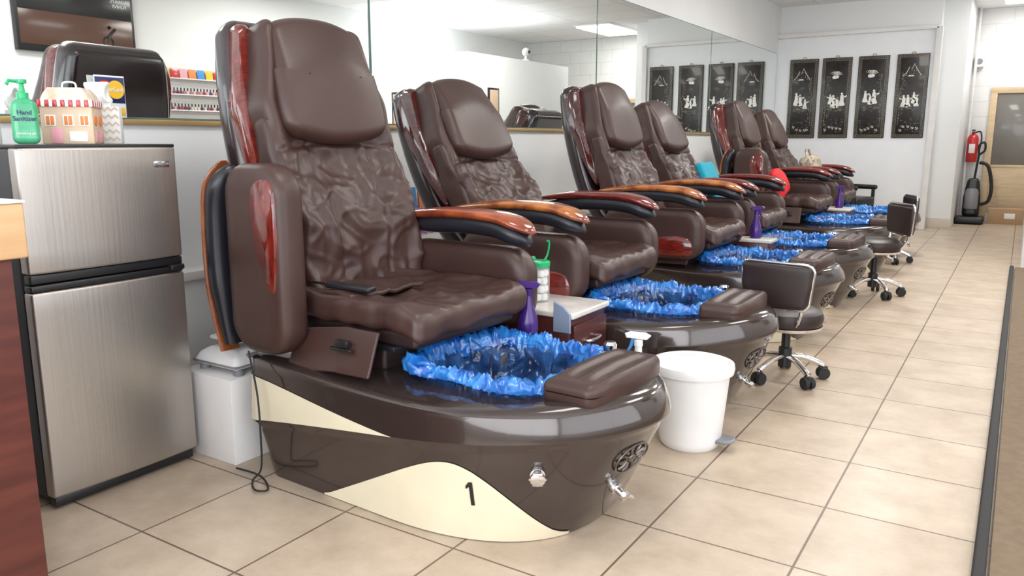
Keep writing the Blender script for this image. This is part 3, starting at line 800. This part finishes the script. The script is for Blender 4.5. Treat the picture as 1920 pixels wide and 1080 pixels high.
# white storage box with device
E=empty('storage_box',(-2.29,1.765,0),label='white painted box stool between fridge and chair',cat='box')
obj('box_body',one(rbox((0,0,.150),(.27,.28,.300),.003,k=1),offw),E)
E=empty('weighing_scale',(-2.275,1.775,.300),label='white and grey tabletop scale on white box',cat='scale')
for sx in (-.09,.09):
    for sy in (-.09,.09): obj('foot',M('dfoot',lambda:one(lathe([(0,0),(.018,0),(.018,.022),(0,.022)],12),greyp)),E,(sx,sy,0))
obj('scale_body',one(rbox((0,0,.050),(.225,.24,.060),.020,.02,lambda p:Vector((p.x*(1-.30*clamp(p.z/.03)),p.y*(1-.30*clamp(p.z/.03)),p.z)),4),white),E)
obj('body_seam',one(rbox((0,0,.034),(.228,.243,.008),.002,k=1),greyp),E)
obj('scale_platform',one(rbox((-.01,.01,.108),(.15,.16,.014),.006,k=3),white),E,label='flat white weighing platform')
obj('platform_post',one(lathe([(.03,.078),(.024,.102),(0,.102)],20),greyp),E)
obj('display_panel',one(rbox((.098,-.01,.056),(.012,.10,.030),.004,k=2),greyp),E,(0,0,0),(0,rad(0),0))

# counter
E=empty('reception_counter',(-2.2,.2,0),label='mahogany counter with light wood top beside fridge',cat='counter')
obj('counter_body',one(rbox((0,0,.42),(.80,1.26,.84),.003,k=1),mahog),E,label='dark red wood grain body')
obj('counter_top',one(rbox((.005,.01,.90),(.82,1.30,.118),.006,k=2),birch),E,label='light birch top')
obj('edge_band',one(rbox((.006,.01,.962),(.824,1.304,.006),.002,k=1),paper),E)

E=empty('brochure_rack',(WX+.09,3.46,.576),label='lilac wire rack with brochures on wall ledge',cat='rack')
g=G()
for z in (.01,.08,.15): g.add(tube([(0.04,-.2,z),(0.04,.2,z)],.003,6)); g.add(tube([(-.04,-.2,z),(-.04,.2,z)],.003,6))
for i in range(9):
    y=-.2+.05*i; g.add(tube([(.04,y,.004),(.04,y,.15)],.002,6)); g.add(tube([(-.04,y,.004),(-.04,y,.15)],.002,6)); g.add(tube([(-.04,y,.005),(.04,y,.005)],.002,6))
obj('wire_frame',g.mesh('w',[lpurple]),E)
for i,(m,y) in enumerate(((bluep,-.12),(orange,.0),(pinkp,.12))):
    o=obj('brochure',one(rbox((0,0,.13),(.012,.10,.25),.002,k=1),m),None,(WX+.09,3.46+y,.583),(0,rad(-5),0),('blue','orange','pink')[i]+' printed brochure standing in lilac wire rack','brochure','brochures')

# ---------------------------------------------------------------- stools
def roundrect(w,h,r,n=6):
    o=[]
    for cx,cy,a0 in ((w/2-r,h/2-r,0),(-w/2+r,h/2-r,90),(-w/2+r,-h/2+r,180),(w/2-r,-h/2+r,270)):
        for i in range(n+1):
            a=rad(a0+90*i/n); o.append((cx+r*cos(a),cy+r*sin(a)))
    return o
def stool(x,y,rz,label,sh=.30,br_=0,sc=1):
    E=empty('technician_stool',(x,y,0),(0,0,rad(rz)),label,'stool','technician stools'); E.scale=(sc,sc,sc)
    def seat():
        return one(lathe([(0,-.045),(.12,-.045),(.150,-.032),(.158,0),(.150,.024),(.12,.040),(.05,.038),(0,.036)],40),leather_d)
    obj('seat',M('sseat',seat),E,(0,0,sh),label='round dark brown cushion')
    obj('seat_ring',M('sring',lambda:one(lathe([(.10,-.055),(.150,-.050),(.154,-.036),(.10,-.044)],40),chrome)),E,(0,0,sh),label='chrome seat ring')
    def br():
        def f(p): return Vector((p.x+.6*p.y*p.y,p.y*(1-.14*clamp(-p.z/.1)),p.z))
        return one(rbox((-.168,0,.212),(.042,.315,.190),.019,.02,f,3),leather_d)
    obj('backrest',M('sbr',br),E,(0,0,sh-.05),label='dark brown padded backrest')
    def fr():
        g=G(); pts=[]
        for (yy,zz) in roundrect(.326,.202,.035,5):
            pts.append((-.168+.6*yy*yy,yy*(1-.14*clamp(-zz/.1)),.212+zz))
        g.add(tube(pts,.007,10,True))
        for s in (-1,1): g.add(tube(smoothpath([(-.155,s*.12,.125),(-.147,s*.11,.08),(-.11,s*.08,.020),(-.05,s*.05,.005)]),.008,8))
        return g.mesh('f',[chrome])
    obj('back_frame',M('sfr',fr),E,(0,0,sh-.05),label='chrome tube frame')
    obj('gas_lift',M('sgl',lambda:one(lathe([(.030,.06),(.030,.15),(.020,.155),(.020,.245),(.05,.255),(0,.255)],20),black)),E)
    def leg():
        g=G(); g.add(tube(smoothpath([(.02,0,.110),(.08,0,.106),(.145,0,.082),(.175,0,.066)]),[.014]*19,10)); return g.mesh('l',[chrome])
    def caster():
        g=G()
        for s in (-1,1): g.add(lathe([(.010,-.009),(.026,-.009),(.029,0),(.026,.009),(.010,.009)],18),0,Matrix.Translation((.178,s*.015,.030))@Matrix.Rotation(pi/2,4,'X'))
        g.add(rbox((.178,0,.047),(.042,.024,.03),.008,k=2)); g.add(lathe([(.007,.05),(.007,.07),(0,.07)],10,(.178,0,0)),1)
        return g.mesh('c',[blackr,chrome])
    for i in range(5):
        a=rad(72*i+20+br_)
        obj('base_leg',M('sleg',leg),E,(0,0,0),(0,0,a)); obj('caster',M('scas',caster),E,(0,0,0),(0,0,a),label='black twin-wheel caster')
stool(-.84,3.66,82,'low chrome technician stool with brown padded back on casters')
stool(-.82,6.05,215,'low chrome technician stool beside foot spa base',.34,0,1.08)
stool(-.95,7.83,205,'low chrome technician stool further down the row',.34)

# ---------------------------------------------------------------- artworks on partition
def figure(g,x,z,s,mi=0,flip=1):
    body=[(x-.020*s,z),(x+.022*s,z),(x+.012*s,z+.03*s),(x+.015*s,z+.060*s),(x+.004*s,z+.075*s),(x-.010*s,z+.070*s),(x-.012*s,z+.040*s)]
    g.add(prism(spoly(body,3),.002,'xz',0,.0006),mi); g.add(prism(circ(x-.002*s,z+.083*s,.008*s,10),.002,'xz',0,.0005),mi)
    g.add(prism([(x+.008*s*flip,z+.06*s),(x+.032*s*flip,z+.072*s),(x+.034*s*flip,z+.062*s),(x+.01*s*flip,z+.05*s)],.002,'xz',0,.0005),mi)
def art(x,seed,label):
    rnd=random.Random(seed); W,Hh=.355,1.0
    E=empty('wall_art',(x,10.978,1.62),label=label,cat='wall art',group='lacquer wall panels')
    obj('panel_board',M('artb',lambda:one(rbox((0,0,0),(W,.022,Hh),.006,k=2),lacq)),E,label='black lacquer board')
    def border():
        g=G(); hw,hh=W/2-.012,Hh/2-.012
        for s in (-1,1):
            for d in (0,.026):
                g.add(rbox((s*(hw-d),-.0125,0),(.004,.002,2*(hh-d)),.0006,k=1)); g.add(rbox((0,-.0125,s*(hh-d)),(2*(hw-d),.002,.004),.0006,k=1))
            for i in range(44):
                z=-hh+.012+i*(2*hh-.024)/43; g.add(prism([(s*(hw-.013)-.007,z),(s*(hw-.013),z+.007),(s*(hw-.013)+.007,z),(s*(hw-.013),z-.007)],.002,'xz',-.0125,.0005))
            for i in range(15):
                xx=-hw+.02+i*(2*hw-.04)/14; g.add(prism([(xx-.007,s*(hh-.013)),(xx,s*(hh-.013)+.007),(xx+.007,s*(hh-.013)),(xx,s*(hh-.013)-.007)],.002,'xz',-.0125,.0005))
        return g.mesh('b',[pearld])
    obj('inlay_border',M('artbd',border),E,label='patterned pearl inlay border')
    obj('hanger',M('arth',lambda:one(tube(smoothpath([(-.02,0,.498),(-.015,0,.52),(.015,0,.52),(.02,0,.498)]),.004,8),gold)),E)
    g=G()
    fx=[-.065,-.015,.035,.075]
    for i in range(3 if seed%2 else 4):
        figure(g,fx[i]+rnd.uniform(-.01,.01),(-.10 if seed!=3 else -.06)+rnd.uniform(-.03,.03),1.55+rnd.uniform(-.25,.3),0,rnd.choice((-1,1)))
    for i in range(30):
        a=rnd.uniform(0,2*pi); rr=rnd.uniform(.02,.10); xx=rr*cos(a)*1.1; zz=-.14+rr*sin(a)*.35
        g.add(prism([(xx-.014,zz),(xx,zz+.004),(xx+.014,zz),(xx,zz-.004)],.002,'xz',0,.0005),1)
    cx=rnd.uniform(-.02,.03)
    if seed in (1,4):
        ridge=[(cx-.10,.24),(cx-.06,.28),(cx-.03,.35),(cx-.005,.32),(cx+.02,.385),(cx+.045,.33),(cx+.07,.29),(cx+.10,.245)]
        g.add(tube([(a,0,b) for a,b in ridge],.0035,5),0)
        for i in range(22):
            t=rnd.random(); a,b=ridge[rnd.randrange(1,7)]; b2=lerp(.24,b,t)
            g.add(prism([(a-.004,b2),(a+.002,b2+.022),(a+.006,b2)],.002,'xz',0,.0005),1)
        g.add(prism([(cx-.05,.235),(cx+.03,.235),(cx+.015,.25),(cx-.03,.25)],.002,'xz',0,.0005),0)
    else:
        for s in (-1,1):
            for i in range(6):
                a=rad(20+i*16); l=.085-.006*i
                g.add(prism([(cx,.27),(cx+s*l*cos(a)-.006,.27+l*sin(a)),(cx+s*l*cos(a)+.006,.27+l*sin(a)-.004)],.002,'xz',0,.0005),0)
        g.add(prism(spoly([(cx-.03,.24),(cx+.03,.245),(cx+.04,.27),(cx,.285),(cx-.035,.27)],3),.002,'xz',0,.0005),0)
    sd=1 if seed%2 else -1
    br=[(sd*.12,-.35),(sd*.11,-.15),(sd*.125,.02),(sd*.09,.15),(sd*.105,.28)]
    g.add(tube([(a,0,b) for a,b in br],.002,5),1)
    for i in range(46):
        t=rnd.random()*3.99; k=int(t); u=t-k
        xx=lerp(br[k][0],br[k+1][0],u)+rnd.uniform(-.035,.015)*sd; zz=lerp(br[k][1],br[k+1][1],u)+rnd.uniform(-.01,.01)
        g.add(prism([(xx-.009,zz),(xx,zz+.004),(xx+.009,zz),(xx,zz-.004)],.002,'xz',0,.0005),1)
    for i in range(5):
        xx=-.09+i*.045+rnd.uniform(-.01,.01); zz=-.39+rnd.uniform(-.02,.03)
        for q in range(5):
            a=2*pi*q/5; g.add(prism(circ(xx+.011*cos(a),zz+.011*sin(a),.006,8),.002,'xz',0,.0005),q%2)
    for i in range(26):
        xx=rnd.uniform(-.12,.12); zz=rnd.uniform(-.44,-.27); g.add(prism([(xx-.012,zz),(xx,zz+.003),(xx+.012,zz),(xx,zz-.003)],.002,'xz',0,.0005),1)
    obj('pearl_inlay',g.mesh('in',[pearl,pearld]),E,(0,-.0125,0),label='mother-of-pearl figures and landscape')
art(-2.515,1,'black lacquer panel with pearl mountain scene and figures')
art(-2.11,2,'black lacquer panel with pearl crane and standing figures')
art(-1.68,3,'black lacquer panel with pearl bird and robed figures')
art(-1.24,4,'black lacquer panel with pearl mountain and playing figures')

# ---------------------------------------------------------------- back area
E=empty('fire_extinguisher',(-.60,12.50,.80),label='red fire extinguisher mounted on white block wall',cat='fire extinguisher')
obj('cylinder',one(lathe([(0,0),(.060,.0),(.068,.012),(.068,.31),(.055,.35),(.025,.37),(.02,.39),(0,.39)],24),red),E)
obj('label',one(rbox((0,-.067,.18),(.07,.006,.12),.002,k=1),paper),E)
g=G(); g.add(rbox((0,-.01,.42),(.04,.10,.02),.006,k=2)); g.add(rbox((0,-.02,.395),(.03,.10,.015),.005,k=2)); g.add(tube(smoothpath([(.02,0,.39),(.08,-.01,.40),(.10,-.02,.30),(.085,-.03,.12)]),.010,8))
obj('valve_handle',g.mesh('v',[black]),E,label='black handle and hose')
obj('bracket',one(rbox((0,.08,.2),(.05,.04,.10),.004,k=1),greyp),E)
E=empty('vacuum_cleaner',(-.53,12.15,0),label='black upright vacuum cleaner against the back wall',cat='vacuum cleaner')
obj('cleaner_head',one(rbox((0,-.05,.055),(.34,.30,.09),.03,k=3),black),E)
obj('vacuum_body',one(rbox((0,.04,.34),(.20,.18,.52),.06,.05,lambda p:Vector((p.x*(1-.3*clamp(p.z/.26)),p.y,p.z)),4),black),E,(0,0,0),(rad(-6),0,0))
obj('dust_canister',one(lathe([(0,.20),(.075,.20),(.08,.22),(.08,.42),(.06,.46),(0,.47)],24,(0,-.06,0)),greyp),E,label='grey dust canister')
g=G(); g.add(tube([(0,.10,.5),(.03,.12,.92)],.014,8)); g.add(tube(smoothpath([(.03,.12,.9),(.02,.12,1.02),(.08,.12,1.06),(.09,.12,.96),(.03,.12,.9)]),.014,8))
obj('handle',g.mesh('h',[black]),E)
obj('hose',one(tube(smoothpath([(.08,.06,.25),(.19,.04,.30),(.21,.04,.5),(.15,.06,.75),(.05,.10,.80)],8),.022,10),blackr),E,label='black flexible hose')
E=empty('cardboard_box',(-.13,12.36,0),label='brown cardboard box on floor before the door',cat='box')
obj('box_body',one(rbox((0,0,.10),(.40,.26,.20),.004,k=1),card),E); obj('tape',one(rbox((0,0,.2005),(.40,.05,.002),.0005,k=1),tan),E)
obj('front_label',one(rbox((.05,-.131,.11),(.12,.002,.07),.0005,k=1),paper),E)
E=empty('wall_speaker',(-.62,12.55,2.12),label='small white speaker on block wall',cat='speaker')
obj('speaker_body',one(rbox((0,0,0),(.11,.09,.15),.015,k=2),white),E); obj('speaker_grille',one(prism(circ(0,0,.04,20),.004,'xz',-.046,.001),greyp),E)
E=empty('armchair',(-1.72,10.30,0),(0,0,rad(-20)),'black leather armchair in front of the partition','armchair')
E.scale=(.82,.82,.92)
obj('seat',one(rbox((0,0,.40),(.50,.50,.12),.04,.1,k=3),black),E); obj('backrest',one(rbox((-.25,0,.62),(.10,.50,.50),.04,k=3),black),E,(0,0,0),(0,rad(-5),0))
for s in (-1,1):
    obj('armrest',one(rbox((0,s*.27,.58),(.50,.06,.06),.025,k=3),black),E)
    for x in (-.2,.2): obj('leg',one(rbox((x,s*.26,.28),(.04,.04,.56),.005,k=1),black),E)

# ---------------------------------------------------------------- opposite side (seen in the mirrors)
E=empty('television',(RX-.035,4.36,1.90),label='flat screen television on the wall showing desert scene',cat='television')
obj('tv_frame',one(rbox((0,0,.32),(.06,1.14,.66),.008,k=2),black),E)
scr=mat('tv_picture',(.02,.01,.01),.2,emit=(.11,.055,.036),es=1.0); skyp=mat('tv_dark_sky',(.01,.01,.01),.2,emit=(.022,.020,.020),es=1)
obj('screen',one(rbox((-.032,0,.20),(.003,1.08,.30),.001,k=1),scr),E,label='brown desert picture'); obj('screen_sky',one(rbox((-.032,0,.49),(.003,1.08,.28),.001,k=1),skyp),E)
obj('screen_text',textmesh('ALWAYS\nFUNNY',.045,mat('tv_text',(.5,.5,.5),.5,emit=(.35,.35,.35),es=1)),E,(-.035,.42,.50),(rad(90),0,rad(-90)))
g=G(); g.add(tube([(-.036,.28+.05*cos(a*pi/8),.13+.05*sin(a*pi/8)) for a in range(16)],.008,6,True)); g.add(tube([(-.036,.36+.0,.26),(-.036,.30,.20),(-.036,.29,.13)],.014,6)); g.add(lathe([(.0,-.02),(.02,0),(0,.02)],8,(-.036,.30,.27)))
obj('rider_picture',g.mesh('r',[black]),E)
E=empty('polish_rack',(RX-.005,5.54,1.22),label='white wall rack with rows of nail polish bottles',cat='shelf')
obj('rack_back',one(rbox((-.006,0,.33),(.012,1.16,.70),.002,k=1),offw),E)
for i in range(4): obj('shelf',one(rbox((-.05,0,.02+.165*i),(.09,1.16,.012),.002,k=1),white),E)
cols=[(.42,.05,.07),(.62,.32,.34),(.22,.04,.06),(.68,.50,.45),(.12,.04,.10),(.5,.16,.2),(.66,.58,.54),(.30,.08,.16)]
pm=[mat('polish_%d'%i,c,.15,coat=.6) for i,c in enumerate(cols)]
def pb(): 
    g=G(); g.add(lathe([(0,0),(.014,0),(.016,.004),(.016,.030),(.008,.036),(0,.036)],12)); g.add(lathe([(.008,.034),(.007,.066),(0,.067)],10),1); return g.mesh('pb',[pm[0],black])
pbm=pb()
for r_ in range(3):
    for i in range(27):
        obj('nail_polish_bottle',pbm,None,(RX-.06,5.0+i*.041,1.2465+.165*r_),matov={0:random.choice(pm)},label='small nail polish bottle with black cap on white rack',cat='nail polish',group='nail polish bottles on the rack')
for i in range(10):
    obj('color_card',one(rbox((0,0,.05),(.004,.09,.10),.001,k=1),[orange,bluep,yellow,red,pinkp][i%5]),None,(RX-.05,5.04+i*.107,1.7425),(0,rad(8),0),'small printed colour card on polish rack','card','colour cards')
def frame(loc,rz,w,h):
    E=empty('picture_frame',loc,(0,0,rz),'dark framed certificate on white wall','picture frame','framed certificates')
    obj('frame',one(rbox((0,0,0),(w,.02,h),.004,k=1),black),E); obj('certificate',one(rbox((0,-.010,0),(w-.05,.004,h-.05),.001,k=1),tan),E)
frame((1.15,EY0-.011,1.45),0,.24,.5)
frame((EX0-.011,8.60,1.52),rad(-90),.24,.45)
E=empty('security_camera',(EX0+.06,9.5,EZ),label='white dome security camera on top of white enclosure',cat='security camera')
obj('camera_base',one(lathe([(0,0),(.05,0),(.05,.02),(.02,.03),(.015,.10),(0,.10)],20),white),E)
obj('camera_ball',one(lathe([(0,.06),(.04,.08),(.055,.12),(.04,.16),(0,.18)],20),white),E); obj('camera_lens',one(lathe([(0,0),(.022,0),(.022,.02),(0,.021)],16),black),E,(-.04,0,.12),(0,rad(-90),0))
